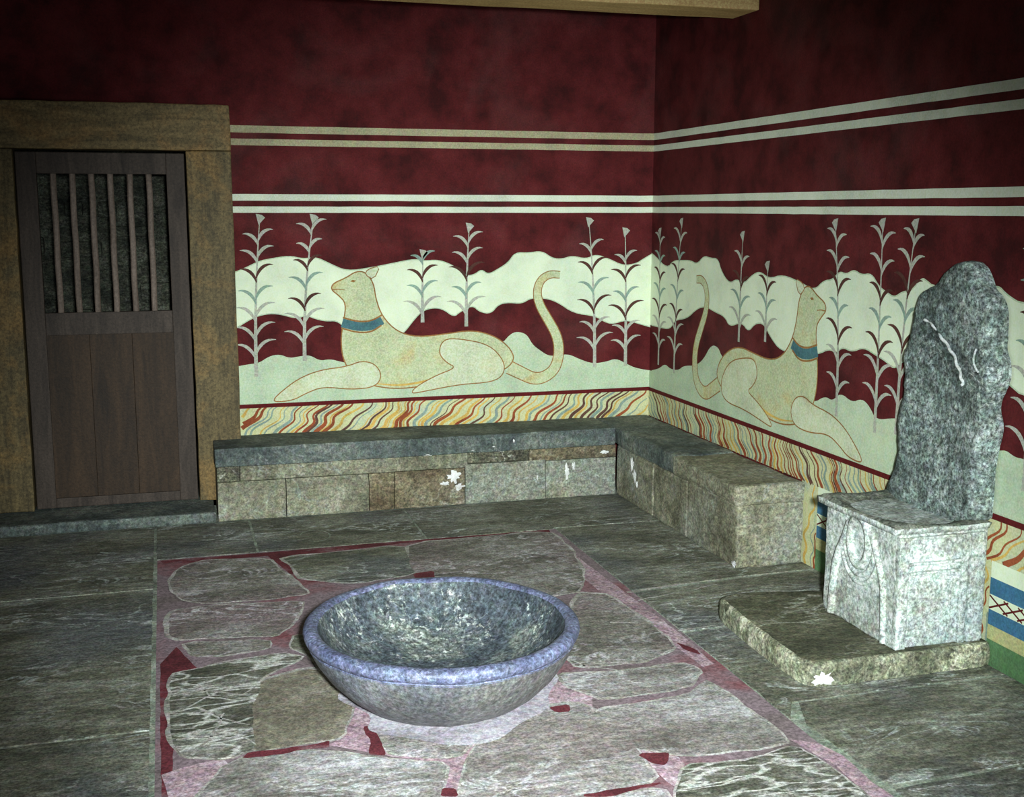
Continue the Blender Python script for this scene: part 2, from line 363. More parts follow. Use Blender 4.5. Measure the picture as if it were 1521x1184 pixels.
for pts, mi in (([(-2.866,-1.393), (-2.819,-1.162), (-2.705,-1.077), (-2.428,-1.133), (-2.38,-1.403), (-2.33,-1.599), (-2.305,-1.692), (-2.465,-1.714), (-2.727,-1.696), (-2.826,-1.609)], 4),
                ([(-2.347,-1.132), (-1.766,-1.087), (-1.797,-1.388), (-1.809,-1.546), (-2.075,-1.601), (-2.291,-1.482), (-2.309,-1.287)], 1),
                ([(-1.718,-1.069), (-0.985,-1.038), (-0.991,-1.374), (-1.077,-1.803), (-1.17,-1.989), (-1.291,-2.014), (-1.663,-2.062), (-1.767,-1.753), (-1.787,-1.438)], 4),
                ([(-2.851,-1.773), (-2.717,-1.756), (-2.339,-1.797), (-2.378,-1.929), (-2.434,-2.09), (-2.493,-2.174), (-2.612,-2.139), (-2.828,-2.118), (-2.869,-2.048), (-2.869,-1.859)], 4),
                ([(-2.818,-2.16), (-2.519,-2.224), (-2.531,-2.306), (-2.676,-2.325), (-2.78,-2.316)], 4),
                ([(-2.874,-2.483), (-2.722,-2.429), (-2.479,-2.382), (-2.412,-2.446), (-2.581,-2.609), (-2.59,-2.698), (-2.627,-2.837), (-2.635,-3.146), (-2.72,-3.186), (-2.837,-3.138), (-2.874,-3.035)], 5),
                ([(-2.572,-2.625), (-2.372,-2.559), (-2.339,-2.771), (-2.299,-2.903), (-2.371,-3.139), (-2.498,-3.144), (-2.628,-3.165), (-2.631,-3.02), (-2.617,-2.864)], 6),
                ([(-2.406,-2.199), (-2.334,-2.252), (-2.338,-2.611), (-2.372,-2.428), (-2.43,-2.32)], 1),
                ([(-2.714,-3.243), (-2.653,-3.212), (-2.488,-3.214), (-2.342,-3.302), (-2.236,-3.353), (-2.098,-3.412), (-2.16,-3.609), (-2.213,-3.771), (-2.883,-3.576), (-2.769,-3.358)], 7),
                ([(-2.216,-3.096), (-2.1,-3.218), (-1.949,-3.251), (-2.054,-3.376), (-2.227,-3.302), (-2.244,-3.197)], 4),
                ([(-2.011,-3.42), (-1.926,-3.277), (-1.77,-3.111), (-1.58,-3.11), (-1.531,-3.208), (-1.513,-3.542), (-1.529,-3.672), (-1.731,-3.718), (-1.989,-3.78), (-2.135,-3.829), (-2.065,-3.537)], 7),
                ([(-1.172,-2.031), (-1.056,-2.092), (-1.029,-2.608), (-1.046,-2.73), (-1.187,-2.816), (-1.448,-2.808), (-1.454,-2.633)], 4),
                ([(-1.525,-2.865), (-1.377,-2.895), (-1.081,-2.881), (-1.045,-2.965), (-1.153,-3.086), (-1.453,-3.095), (-1.533,-2.975)], 7),
                ([(-1.509,-3.192), (-1.171,-3.164), (-1.054,-3.052), (-1.022,-3.564), (-1.121,-3.575), (-1.366,-3.561), (-1.504,-3.464), (-1.521,-3.276)], 7),
                ([(-1.396,-3.635), (-1.193,-3.667), (-1.021,-3.604), (-1.001,-3.768), (-0.992,-3.949), (-0.978,-4.166), (-1.582,-3.99), (-1.491,-3.788)], 5),
                ([(-1.534,-3.742), (-1.541,-3.853), (-1.644,-4.042), (-2.042,-3.96), (-1.918,-3.801), (-1.726,-3.76)], 7)):
    paver(pts, mi, .008, 0, 1, E_)
rslab(-2.88, -.95, -5.35, -4.35, 7)
for w_, pts in ((.022, [(-0.969,-2.071), (-0.734,-2.042), (-0.591,-2.024)]), (.010, [(-0.96,-2.185), (-0.744,-2.136), (-0.536,-2.08)]), (.012, [(-0.949,-2.577), (-0.847,-2.559), (-0.77,-2.557)]), (.012, [(-1.444,-2.809), (-1.345,-2.811), (-1.197,-2.84), (-1.047,-2.744)]),
                (.010, [(-1.476,-2.698), (-1.425,-2.815), (-1.297,-2.892), (-1.153,-2.894)]), (.016, [(-1.176,-2.407), (-1.059,-2.441), (-0.983,-2.503)]), (.012, [(-2.876,-2.666), (-2.76,-2.649), (-2.649,-2.732), (-2.596,-2.671)]), (.010, [(-2.877,-2.812), (-2.802,-2.762), (-2.753,-2.702), (-2.788,-2.589)]),
                (.012, [(-2.793,-2.789), (-2.724,-2.903), (-2.636,-2.974)]), (.010, [(-2.861,-3.028), (-2.773,-3.018), (-2.669,-3.063), (-2.629,-3.127)]), (.012, [(-2.829,-3.151), (-2.756,-3.027), (-2.712,-2.86)]),
                (.012, [(-2.616,-3.384), (-2.564,-3.444), (-2.512,-3.423), (-2.476,-3.403), (-2.416,-3.451)]), (.010, [(-2.043,-3.613), (-1.987,-3.594), (-1.925,-3.621), (-2,-3.643)])):
    stroke(fl, dens(pts, .03, .012, 12, False), w_, w_*.5, TF, .0006, 3)
cx_, cy_ = [(-2.159,-0.79)][0]
stroke(fl, [(cx_+.075*math.cos(a*PI/20), cy_+.105*math.sin(a*PI/20)) for a in range(-14, 20)], .008, .005, TF, .0006, 0)
# white plaster ring under the basin
ring = [(-1.965+(.36+.035*math.sin(a*3+1)+.03*math.sin(a*7))*math.cos(a), -2.93+(.36+.03*math.cos(a*4))*math.sin(a)) for a in [i*PI/30 for i in range(60)]]
flat(fl, ring, TF, .0008, 8)
floor = obj('floor', fl, FM); tag(floor, 'stone flagged floor with red plastered central rectangle', None, None, 'structure')

# ------------------------------------------------------------------ walls
def plant(bm, T, s, z0, z1, lean, band, mats, sc=1.0, sgn=1, seed=0):
    """a painted sprig: a tapering stem with paired drooping leaves"""
    rnd = random.Random(seed)
    L, G, D = mats
    H = z1-z0
    def P(u): return (s+lean*H*(u**2)*.35*sgn, z0+H*u)
    pts = [P(i/14) for i in range(15)]
    stroke(bm, pts, .022*sc, .004, T, .0021, L)
    k = 0; u = .12
    while u < .93:
        b = P(u)
        incol = any(lo < b[1] < hi for lo, hi in band(b[0]))
        ln = (.15-.05*u)*sc*(.85+.3*rnd.random())
        for side in (-1, 1):
            lf = []
            for i in range(9):
                v = i/8
                x = side*ln*(.10*v+.66*v**1.6)
                z = ln*(1.12*v-.52*v**2.6)+side*.012
                lf.append((b[0]+x, b[1]+z+rnd.random()*.001))
            mat = (D if (k % 2 == 0) else G) if incol else L
            stroke(bm, lf, .012*sc, .003, T, .0024, mat, wm=.017*sc)
        u += (.108+.03*rnd.random())*(.9/H)**.9; k += 1
    tp = P(1)                                                  # small fan-shaped bloom
    flat(bm, [(tp[0]-.006, tp[1]-.02), (tp[0]+.03, tp[1]+.02), (tp[0]+.012, tp[1]+.035), (tp[0]-.02, tp[1]+.04)], T, .0024, L)

def interp(poly, x):
    for (a, b), (c, d) in zip(poly, poly[1:]):
        if min(a, c) <= x <= max(a, c): return b+(d-b)*((x-a)/((c-a) or 1))
    return poly[0][1] if abs(x-poly[0][0]) < abs(x-poly[-1][0]) else poly[-1][1]

def beast(bm, T, sg, off, mi):
    """generic resting long-tailed animal, s = distance from the room's corner"""
    B, Lm, O, K, Y_ = mi
    def Q(pts): return [(sg*(a+off), b) for a, b in pts]
    def shape(pts, m_, lay, n=2, w=.007):
        p = smooth(Q(pts), True, n)
        flat(bm, p, T, lay, m_)
        stroke(bm, p+[p[0]], w, w, T, lay+.0002, O)
    tail = Q([(.90, .72), (.82, .68), (.75, .645), (.68, .65), (.61, .70), (.585, .80), (.60, .90), (.66, 1.0), (.715, 1.09), (.73, 1.17), (.705, 1.235), (.65, 1.268), (.585, 1.262)])
    tp = smooth(tail, False, 2)
    stroke(bm, tp, .085, .044, T, .0024, O); stroke(bm, tp, .073, .034, T, .0026, B)
    # body, neck and head in one outline
    shape([(1.72, .64), (1.55, .615), (1.35, .64), (1.15, .68), (.95, .69), (.86, .76), (.90, .845), (1.0, .915), (1.13, .948), (1.28, .93), (1.45, .915),
           (1.57, .95), (1.655, 1.04), (1.69, 1.14), (1.70, 1.23), (1.745, 1.295), (1.80, 1.30), (1.86, 1.262), (1.93, 1.235), (1.945, 1.20), (1.90, 1.165), (1.86, 1.12), (1.875, 1.02),
           (1.895, .92), (1.885, .80), (1.83, .70)], B, .0028)
    # ear, eye, mouth
    shape([(1.70, 1.25), (1.66, 1.33), (1.735, 1.31), (1.75, 1.28)], Lm, .0033, 1, .005)
    stroke(bm, Q([(1.935, 1.198), (1.90, 1.20), (1.865, 1.195)]), .006, .004, T, .0035, O)
    flat(bm, Q([(1.835, 1.243), (1.82, 1.252), (1.80, 1.247), (1.815, 1.237)]), T, .0035, O)
    # plain collar and chest band
    stroke(bm, smooth(Q([(1.655, 1.02), (1.72, .985), (1.80, .985), (1.885, 1.01)]), False, 2), .05, .05, T, .0034, K)
    stroke(bm, smooth(Q([(1.655, 1.05), (1.72, 1.015), (1.80, 1.015), (1.88, 1.04)]), False, 2), .009, .009, T, .0036, O)
    stroke(bm, smooth(Q([(1.66, .99), (1.72, .952), (1.80, .952), (1.89, .98)]), False, 2), .009, .009, T, .0036, O)
    # fore leg stretched forward
    shape([(1.70, .77), (1.66, .70), (1.70, .635), (1.84, .625), (2.0, .65), (2.10, .615), (2.17, .578), (2.27, .572), (2.28, .59), (2.23, .635), (2.14, .70), (2.02, .745), (1.86, .76), (1.78, .79)], Lm, .0033, 2, .006)
    # haunch and hind foot
    shape([(1.30, .90), (1.20, .90), (1.02, .86), (.93, .76), (.93, .68), (1.00, .635), (1.20, .63), (1.40, .60), (1.50, .585), (1.46, .63), (1.34, .69), (1.22, .73), (1.28, .76), (1.33, .82)], Lm, .0036, 2, .006)
    # shading strokes along belly and back
    stroke(bm, smooth(Q([(1.70, .655), (1.55, .635), (1.35, .665), (1.28, .70)]), False, 2), .004, .022, T, .0031, mi[4])

def waves(bm, T, regs, mi, lean, seed, dens_=.042):
    """marbled dado: wandering vertical veins"""
    rnd = random.Random(seed)
    for s0, s1, z0, z1 in regs:
        s = s0-.1
        while s < s1+.02:
            m_ = rnd.choice(mi)
            w = .005+.013*rnd.random()
            if m_ == mi[0]: w *= 1.15
            pts = []
            n = max(10, int((z1-z0)/.012))
            for i in range(n+1):
                z = z0+(z1-z0)*i/n
                h = z-z0
                a = s+lean*h*.8+.013*math.sin(h*62+s*7)+.016*math.sin(h*23+s*11)+.01*noise.noise(Vector((s*9, h*14, seed)))
                pts.append((a, z))
            ok = [p for p in pts if s0 < p[0] < s1]
            if len(ok) > 3: stroke(bm, ok, w*1.3, w*.6, T, .0022+.0001*(rnd.random()*3), m_)
            s += dens_*(.35+rnd.random()*.8)

FR = ['cream', 'ground', 'leaf_l', 'leaf_g', 'leaf_d', 'beast', 'limb', 'outline', 'collar', 'd_yel', 'line']
def fresco(parent, T, s0, s1, top, bot, hill, plants, beasts, sg):
    bm = bmesh.new()
    top, bot, hill = (smooth(sorted(p), False, 2) for p in (top, bot, hill))
    def strip(lo, hi, lay, mi):
        xs = sorted({a for a, b in lo}|{a for a, b in hi})
        for a, b in zip(xs, xs[1:]):
            if b-a < 1e-5: continue
            flat(bm, [(a, interp(lo, a)), (b, interp(lo, b)), (b, interp(hi, b)), (a, interp(hi, a))], T, lay, mi)
    strip(bot, top, .0012, 0)
    strip([(s0, .555), (s1, .555)], hill, .0012, 1)
    # thin pale outline of the wavy bands
    for p in (top, bot, hill): stroke(bm, p, .006, .006, T, .0015, 1)
    def band(x): return [(interp(bot, x), interp(top, x)), (.5, interp(hill, x))]
    for i, (s, z0, z1, ln) in enumerate(plants): plant(bm, T, s, z0, z1, ln, band, (2, 3, 4), 1.0, 1, i*3+int(s*100))
    for off in beasts: beast(bm, T, sg, off, (5, 6, 7, 8, 9))
    return obj('fresco', bm, FR, parent)

def stripe(parent, T, s0, s1, z0, z1, mat):
    bm = bmesh.new(); 
    p = dens([(s0, z0), (s1, z0), (s1, z1), (s0, z1)], .08, .0012, 9)
    flat(bm, p, T, .0012, 0)
    return obj('painted_stripe', bm, mat, parent)

# back wall, with the doorway left open
bw = bmesh.new()
box(bw, -6.2, -3.6, 0, .35, 0, 3.2); box(bw, -2.66, .35, 0, .35, 0, 3.2); box(bw, -3.6, -2.66, 0, .35, 2.0, 3.2)
wall_back = tag(obj('wall_back', bw, 'red'), 'dark red plastered back wall with painted frieze and doorway', None, None, 'structure')
for z0, z1, m_ in ((2.054, 2.092, 'stripe_up'), (1.987, 2.022, 'stripe_up'), (1.691, 1.727, 'stripe_low'), (1.626, 1.66, 'stripe_low')):
    stripe(wall_back, TB, -2.47, 0, z0, z1, m_)
btop = [(-2.499,1.302), (-2.47,1.301), (-2.408,1.326), (-2.334,1.362), (-2.279,1.373), (-2.168,1.39), (-2.095,1.371), (-2.02,1.381), (-1.946,1.343), (-1.852,1.3), (-1.718,1.317), (-1.563,1.346), (-1.465,1.364), (-1.406,1.352), (-1.327,1.358), (-1.256,1.334), (-1.208,1.303), (-1.16,1.263), (-1.108,1.27), (-1.067,1.301), (-1.027,1.269), (-0.966,1.3), (-0.904,1.338), (-0.863,1.396), (-0.781,1.392), (-0.698,1.403), (-0.635,1.359), (-0.572,1.354), (-0.509,1.373), (-0.423,1.352), (-0.36,1.38), (-0.273,1.351), (-0.186,1.31), (-0.099,1.321), (-0.056,1.348), (0.027,1.392)]
bbot = [(-2.51,0.98), (-2.47,0.997), (-2.381,1.051), (-2.307,1.072), (-2.233,1.07), (-2.141,1.041), (-2.084,1.059), (-2.028,1.035), (-1.972,1.022), (-1.915,1.024), (-1.87,0.985), (-1.833,0.93), (-1.687,0.91), (-1.628,0.916), (-1.569,0.922), (-1.53,0.944), (-1.481,1.005), (-1.429,1.062), (-1.37,1.084), (-1.302,1.079), (-1.234,1.027), (-1.198,1.057), (-1.121,1.095), (-1.08,1.054), (-1.011,1.041), (-0.966,1.095), (-0.904,1.106), (-0.821,1.096), (-0.763,1.131), (-0.667,1.125), (-0.595,1.099), (-0.497,1.033), (-0.359,1.013), (-0.298,0.975), (-0.246,0.961), (-0.159,0.984), (-0.07,0.957), (0.037,0.925)]
bhill = [(-2.5,0.769), (-2.47,0.78), (-2.408,0.789), (-2.352,0.794), (-2.296,0.83), (-2.24,0.84), (-2.184,0.815), (-2.128,0.824), (-2.071,0.83), (-2.016,0.794), (-1.958,0.803), (-1.901,0.786), (-1.844,0.772), (-1.689,0.751), (-1.532,0.765), (-1.13,0.83), (-0.945,0.856), (-0.892,0.914), (-0.85,0.929), (-0.792,0.912), (-0.758,0.85), (-0.716,0.817), (-0.652,0.774), (-0.588,0.78), (-0.524,0.782), (-0.46,0.751), (-0.373,0.719), (-0.286,0.728), (-0.221,0.747), (-0.154,0.711), (-0.087,0.68), (0.034,0.659)]
fresco(wall_back, TB, -2.47, 0, btop, bbot, bhill,
       [(-2.37, .72, 1.58, .15), (-2.10, .80, 1.58, .25), (-1.42, 1.0, 1.38, .05), (-1.16, .97, 1.53, .1), (-.36, .70, 1.56, -.15), (-.16, .70, 1.50, -.05)], [0], -1)
def line(parent, T, s0, s1):
    bm = bmesh.new(); rect(bm, s0, s1, .543, .566, T, .0030, 0, 6); return obj('painted_line', bm, 'line', parent)
line(wall_back, TB, -2.47, 0)
dd = bmesh.new()
rect(dd, -2.47, 0, .38, .545, TB, .0014, 0, 4)
waves(dd, TB, [(-2.465, 0, .38, .545)], [1, 2, 1, 3, 2, 4, 2, 3], 1.15, 5, .05)
obj('marbled_dado', dd, ['dado', 'd_red', 'd_yel', 'd_gry', 'd_brn'], wall_back)

# right wall
rw = bmesh.new(); box(rw, 0, .35, -8.5, 0, 0, 3.2)
wall_right = tag(obj('wall_right', rw, 'red'), 'dark red plastered right wall with painted frieze behind the throne', None, None, 'structure')
for z0, z1, m_ in ((2.054, 2.092, 'stripe_low'), (1.987, 2.022, 'stripe_low'), (1.691, 1.727, 'stripe_low'), (1.626, 1.66, 'stripe_low')):
    stripe(wall_right, TR, -8.4, 0, z0, z1, m_)
rtop = [(-0.001,1.384), (-0.064,1.367), (-0.237,1.302), (-0.33,1.353), (-0.442,1.358), (-0.559,1.363), (-0.648,1.345), (-0.731,1.396), (-0.819,1.385), (-0.902,1.388), (-0.949,1.319), (-1.046,1.261), (-1.125,1.292), (-1.204,1.27), (-1.288,1.318), (-1.371,1.344), (-1.469,1.311), (-1.599,1.339), (-1.77,1.311), (-1.892,1.282), (-1.969,1.332), (-2.041,1.339), (-2.095,1.38), (-2.15,1.369), (-2.208,1.393), (-2.269,1.372), (-2.34,1.384), (-2.399,1.332), (-2.458,1.311), (-2.511,1.295), (-2.563,1.322), (-2.625,1.33), (-2.684,1.386), (-2.721,1.373), (-2.761,1.355), (-3.073,1.36), (-3.128,1.384), (-3.177,1.352), (-3.265,1.322), (-3.509,1.371), (-3.793,1.31), (-4.24,1.369), (-5.114,1.406)]
rbot = [(-0.023,0.949), (-0.146,0.948), (-0.304,0.951), (-0.368,1.013), (-0.533,1.035), (-0.663,1.104), (-0.773,1.123), (-0.879,1.103), (-1.003,1.088), (-1.061,1.038), (-1.195,1.077), (-1.272,1.032), (-1.34,1.083), (-1.43,1.091), (-1.503,1.029), (-1.607,0.974), (-1.796,0.983), (-1.95,0.998), (-2.038,1.033), (-2.095,1.021), (-2.147,1.053), (-2.222,1.04), (-2.31,1.071), (-2.397,1.048), (-2.468,1.033), (-2.532,1.005), (-2.575,1.038), (-2.637,1.058), (-2.844,1.041), (-3.157,1.041), (-3.185,1.055), (-3.229,1.037), (-3.297,1.007), (-3.688,1.045), (-4.053,1.142), (-5.151,1.118)]
rhill = [(-0.037,0.669), (-0.159,0.697), (-0.237,0.736), (-0.317,0.714), (-0.432,0.721), (-0.504,0.758), (-0.665,0.778), (-0.766,0.829), (-0.849,0.916), (-0.935,0.915), (-0.978,0.866), (-1.2,0.791), (-1.624,0.75), (-1.927,0.765), (-2.022,0.814), (-2.085,0.799), (-2.147,0.848), (-2.241,0.818), (-2.314,0.847), (-2.374,0.823), (-2.423,0.772), (-2.555,0.804), (-2.61,0.805), (-2.783,0.795), (-3.108,0.751), (-3.213,0.807), (-3.275,0.786), (-3.319,0.791), (-3.719,0.749), (-4.099,0.741), (-5.216,0.615)]
fresco(wall_right, TR, -8.0, 0, rtop, rbot, rhill,
       [(-.14, .72, 1.50, .05), (-.37, .70, 1.56, -.2), (-1.17, .97, 1.50, -.05), (-1.45, 1.0, 1.36, 0), (-2.12, .74, 1.57, .25), (-2.42, .72, 1.575, .05), (-2.57, .74, 1.575, -.2),
        (-3.33, .68, 1.58, .0), (-3.62, .7, 1.56, .1), (-4.3, .7, 1.56, -.1)], [.06], -1)
line(wall_right, TR, -8.4, 0)
dd = bmesh.new()
for a0, a1, b0, b1 in ((-8.4, 0, .39, .545), (-2.0, -1.85, 0, .39), (-3.195, -2.9, 0, .39)): rect(dd, a0, a1, b0, b1, TR, .0014, 0, 4)
waves(dd, TR, [(-2.85, 0, .39, .545)], [1, 1, 2, 3, 4, 3], .7, 11)
waves(dd, TR, [(-5.5, -2.85, .39, .545)], [1, 1, 1, 2, 3], -1.3, 12, .07)
waves(dd, TR, [(-2.0, -1.88, .0, .39), (-3.195, -2.95, .0, .39)], [1, 1, 2, 3], -.25, 13, .05)
obj('marbled_dado', dd, ['dado', 'd_red', 'd_yel', 'd_gry', 'd_brn'], wall_right)
def banded_panel(s1, s0):
    bm = bmesh.new()
    for b0, b1, mi in ((.33, .392, 0), (.267, .33, 1), (.21, .267, 0), (.153, .21, 1), (.098, .153, 2), (0, .098, 3)): rect(bm, s0, s1, b0, b1, TR, .0030, mi, 3)
    s = s1-.001
    while s-.1 > s0:
        stroke(bm, [(s, .262), (s-.1, .214)], .007, .007, TR, .0034, 4); stroke(bm, [(s, .214), (s-.1, .262)], .007, .007, TR, .0036, 4)
        s -= .075
    obj('banded_panel', bm, ['cream', 'blue', 'yellow', 'green', 'line'], wall_right)
banded_panel(-2.0, -2.9); banded_panel(-3.195, -8.3)

# unseen sides that close the room, and the ceiling
lw = bmesh.new(); box(lw, -6.5, -6.2, -8.5, 1.3, 0, 3.2)
tag(obj('wall_left', lw, 'red'), 'dark red plastered left wall', None, None, 'structure')
ce = bmesh.new(); box(ce, -6.5, .35, -8.5, 1.3, 3.2, 3.4)
tag(obj('ceiling', ce, 'ceil'), 'dark ceiling', None, None, 'structure')
pw = bmesh.new(); box(pw, -4.3, -2.0, .9, 1.1, 0, 3.2, 0, .12); roughen(pw, .05, 4)
for k in range(34):
    x = -4.2+random.random()*2.1; z = random.random()*2.4; w = .1+.14*random.random(); h = .06+.05*random.random()
    box(pw, x, x+w, .84, .92, z, z+h, 0, None, .02)
tag(obj('wall_passage', pw, 'rubble'), 'dim rubble stone wall seen through the barred door', None, None, 'structure')

# ------------------------------------------------------------------ doorway timbers, sill, door
tf = tag(empty('trim_1', (-3.1, -.06, .06)), 'thick weathered timber frame around the barred door', None, None, 'structure')
o3 = (-3.1, -.06, .06)
def jamb(x0, x1):
    bm = bmesh.new(); box(bm, x0, x1, -.117, .05, .06, 1.948, 0, .08, .006); roughen(bm, .004, 6); obj('jamb', bm, 'timber', tf, o3)
jamb(-3.90, -3.553); jamb(-2.703, -2.471)
bm = bmesh.new(); box(bm, -3.90, -2.471, -.117, .05, 1.95, 2.188, 0, .08, .008); roughen(bm, .005, 6); obj('lintel', bm, 'timber_x', tf, o3)
bm = bmesh.new(); box(bm, -6.2, -2.63, -.385, .0, -.004, .055, 0, .08, .012); roughen(bm, .005, 5)
box(bm, -3.9, -2.47, 0, .36, 0, .05)
tag(obj('trim_2', bm, 'bench_top'), 'worn grey stone sill below the barred door', None, None, 'structure')
door = tag(empty('door_1', (-3.545, -.05, .06)), 'dark wooden door with six upright bars above a plain panel', None, None, 'structure')
od = (-3.545, -.05, .06)
y0, y1 = -.075, -.03
def part(name, mat, *bx, bev=.004):
    bm = bmesh.new()
    for b in bx: box(bm, *b, 0, None, bev)
    return obj(name, bm, mat, door, od)
part('stile', 'wood_door', (-3.545, -3.447, y0, y1, .06, 1.935)); part('stile', 'wood_door', (-2.806, -2.712, y0, y1, .06, 1.935))
part('rail', 'wood_door', (-3.447, -2.806, y0+.002, y1, 1.826, 1.935)); part('rail', 'wood_door', (-3.447, -2.806, y0+.002, y1, .988, 1.107)); part('rail', 'wood_door', (-3.447, -2.806, y0+.002, y1, .06, .112))
part('panel', 'wood_panel', (-3.452, -3.235, y0+.016, y1, .105, .992), (-3.234, -3.02, y0+.015, y1, .105, .992), (-3.019, -2.80, y0+.016, y1, .105, .992), bev=.002)
bars = []
for k, x in enumerate((-3.368, -3.276, -3.182, -3.088, -2.992, -2.895)):
    bm = bmesh.new(); r_ = .0145
    for s_ in range(8): pass
    bx = bmesh.new()
    rings = []
    n = 14
    for i in range(n+1):
        z = 1.10+.735*i/n
        dx = .0012*math.sin(i*.9+k*2); dy = .001*math.cos(i+k)
        rings.append([bx.verts.new((x+dx+a*r_, -.052+dy+b*r_, z)) for a, b in ((-1, -.6), (-.6, -1), (.6, -1), (1, -.6), (1, .6), (.6, 1), (-.6, 1), (-1, .6))])
    for a, b in zip(rings, rings[1:]):
        for i in range(8): bx.faces.new([a[i], a[(i+1) % 8], b[(i+1) % 8], b[i]])
    merge(bm, bx); obj('bar', bm, 'wood_bar', door, od)

# ------------------------------------------------------------------ benches
def bench_part(name, par, org, boxes, mats, amp=.004, sc=9, bev=.006, seg=.07, extra=None):
    bm = bmesh.new()
    for b, mi in boxes: box(bm, *b, mi, seg, bev)
    roughen(bm, amp, sc)
    if extra: extra(bm)
    return obj(name, bm, mats, par, org)
def blob(bm, T, ca, cb, ra, rb, lay, mi, seed, n=22):
    rnd = random.Random(seed)
    pts = []
    for i in range(n):
        a = 2*PI*i/n; k = .55+.7*rnd.random()
        pts.append((ca+ra*k*math.cos(a), cb+rb*k*math.sin(a)))
    c = bm.verts.new(T(ca, cb, lay+.004))
    vs = [bm.verts.new(T(*p, lay-.004)) for p in pts]
    for i in range(n):
        f = bm.faces.new([c, vs[i-1], vs[i]]); f.material_index = mi
org = (-1.4, -.19, 0)
b1 = tag(empty('stone_bench', org), 'long low stone bench along the back wall beside the barred door', 'bench')
b1p = [(-2.622, -.12, .005)]
bench_part('seat_slab', b1, org, [((-2.625, -.366, -.38, -.012, .295, .395), 0)], ['bench_top', 'bench_c'])
def chips(bm):
    TBF = lambda a, b, h: (a, -.378-h, b)
    for ca, cb, ra, rb, sd in ((-1.33, .165, .04, .04, 1), (-1.30, .105, .03, .02, 2), (-1.38, .13, .03, .012, 3), (-.66, .15, .022, .055, 4), (-.62, .18, .012, .03, 5),
                               (-.43, .255, .03, .014, 6), (-.84, .13, .01, .02, 7), (-1.22, .31, .03, .008, 8), (-1.48, .30, .03, .008, 9), (-1.1, .325, .02, .012, 10), (-.98, .35, .01, .02, 12)):
        blob(bm, TBF, ca, cb, ra, rb, .002, 3, sd)
bench_part('body', b1, org, [((-2.618, -2.5, -.377, -.03, .215, .294), 2), ((-2.497, -1.25, -.377, -.03, .215, .294), 0), ((-1.248, -.89, -.373, -.02, .235, .294), 2), ((-.888, -.362, -.377, -.03, .225, .294), 1),
    ((-2.618, -2.262, -.379, -.02, .002, .212), 0), ((-2.258, -1.812, -.38, -.02, .002, .212), 0), ((-1.808, -1.67, -.377, -.03, .002, .212), 1), ((-1.666, -1.268, -.376, -.02, .002, .212), 1),
    ((-1.264, -.79, -.378, -.02, .002, .23), 0), ((-.788, -.362, -.378, -.02, .002, .222), 0)], ['bench_a', 'bench_b', 'bench_c', 'chip'], .003, 9, .003, .08, chips)
org = (-.18, -1.14, 0)
b2 = tag(empty('stone_bench', org), 'stone bench along the right wall, its broken end towards the throne', 'bench')
bench_part('seat_slab', b2, org, [((-.36, -.012, -1.19, -.012, .295, .395), 0), ((-.37, -.012, -1.91, -1.19, .30, .393), 1)], ['bench_top', 'bench_a'], .007, 7, .018, .06)
def chips2(bm):
    TBS = lambda a, b, h: (-.362-h, a, b)
    for ca, cb, ra, rb, sd in ((-.62, .235, .025, .045, 1), (-.66, .17, .03, .035, 2), (-.7, .13, .015, .02, 3), (-1.88, .02, .03, .015, 4)):
        blob(bm, TBS, ca, cb, ra, rb, .0, 3, sd)
bench_part('body', b2, org, [((-.358, -.03, -.92, -.383, .002, .294), 0), ((-.356, -.02, -1.35, -.922, .002, .294), 0), ((-.356, -.014, -1.90, -1.352, .002, .30), 0)], ['bench_a', 'bench_b', 'bench_c', 'chip'], .006, 7, .010, .07, chips2)

# ------------------------------------------------------------------ throne
org = (-.2, -2.93, 0)
thr = tag(empty('throne', org), 'carved pale gypsum throne with tall leaf-shaped back against the right wall', 'throne')
# base slab
def rounded_slab(bm, pts, z0, z1, mi_top, mi_side):
    p = dens(smooth(pts, True, 2), .03, .006)
    cx = sum(a for a, b in p)/len(p); cy = sum(b for a, b in p)/len(p)
    rings = []
    for k, z in ((1.0, z0), (1.005, z0+.03), (1.0, z1-.02), (.985, z1-.006), (.955, z1), (.8, z1-.002), (.5, z1-.004), (.2, z1-.003)):
        rings.append([bm.verts.new((min(cx+(a-cx)*k, -.010) , cy+(b-cy)*k, z)) for a, b in p])
    for j, (r0, r1) in enumerate(zip(rings, rings[1:])):
        for i in range(len(p)):
            f = bm.faces.new([r0[i-1], r0[i], r1[i], r1[i-1]]); f.material_index = mi_side if j < 4 else mi_top
    f = bm.faces.new(rings[-1]); f.material_index = mi_top
bm = bmesh.new()
rounded_slab(bm, [(-.74, -2.50), (-.76, -2.9), (-.755, -3.15), (-.735, -3.215), (-.66, -3.225), (-.3, -3.225), (-.0, -3.225), (.02, -3.2), (.02, -2.6), (.0, -2.55), (-.3, -2.50), (-.62, -2.44), (-.70, -2.44)], 0.001, .088, 1, 0)
roughen(bm, .005, 9, lambda c: c.z < .02)
blob(bm, lambda a, b, h: (a, -3.219-h, b), -.695, .028, .045, .026, .008, 2, 9)
obj('plinth', bm, ['base', 'base_top', 'chip'], thr, org, True)
# seat block
SX, SY0, SY1 = -.385, -3.175, -2.70
bm = bmesh.new()
box(bm, SX, -.010, SY0, SY1, .085, .52, 0, .035, .006); roughen(bm, .0035, 16)
obj('seat_block', bm, 'throne', thr, org, True)
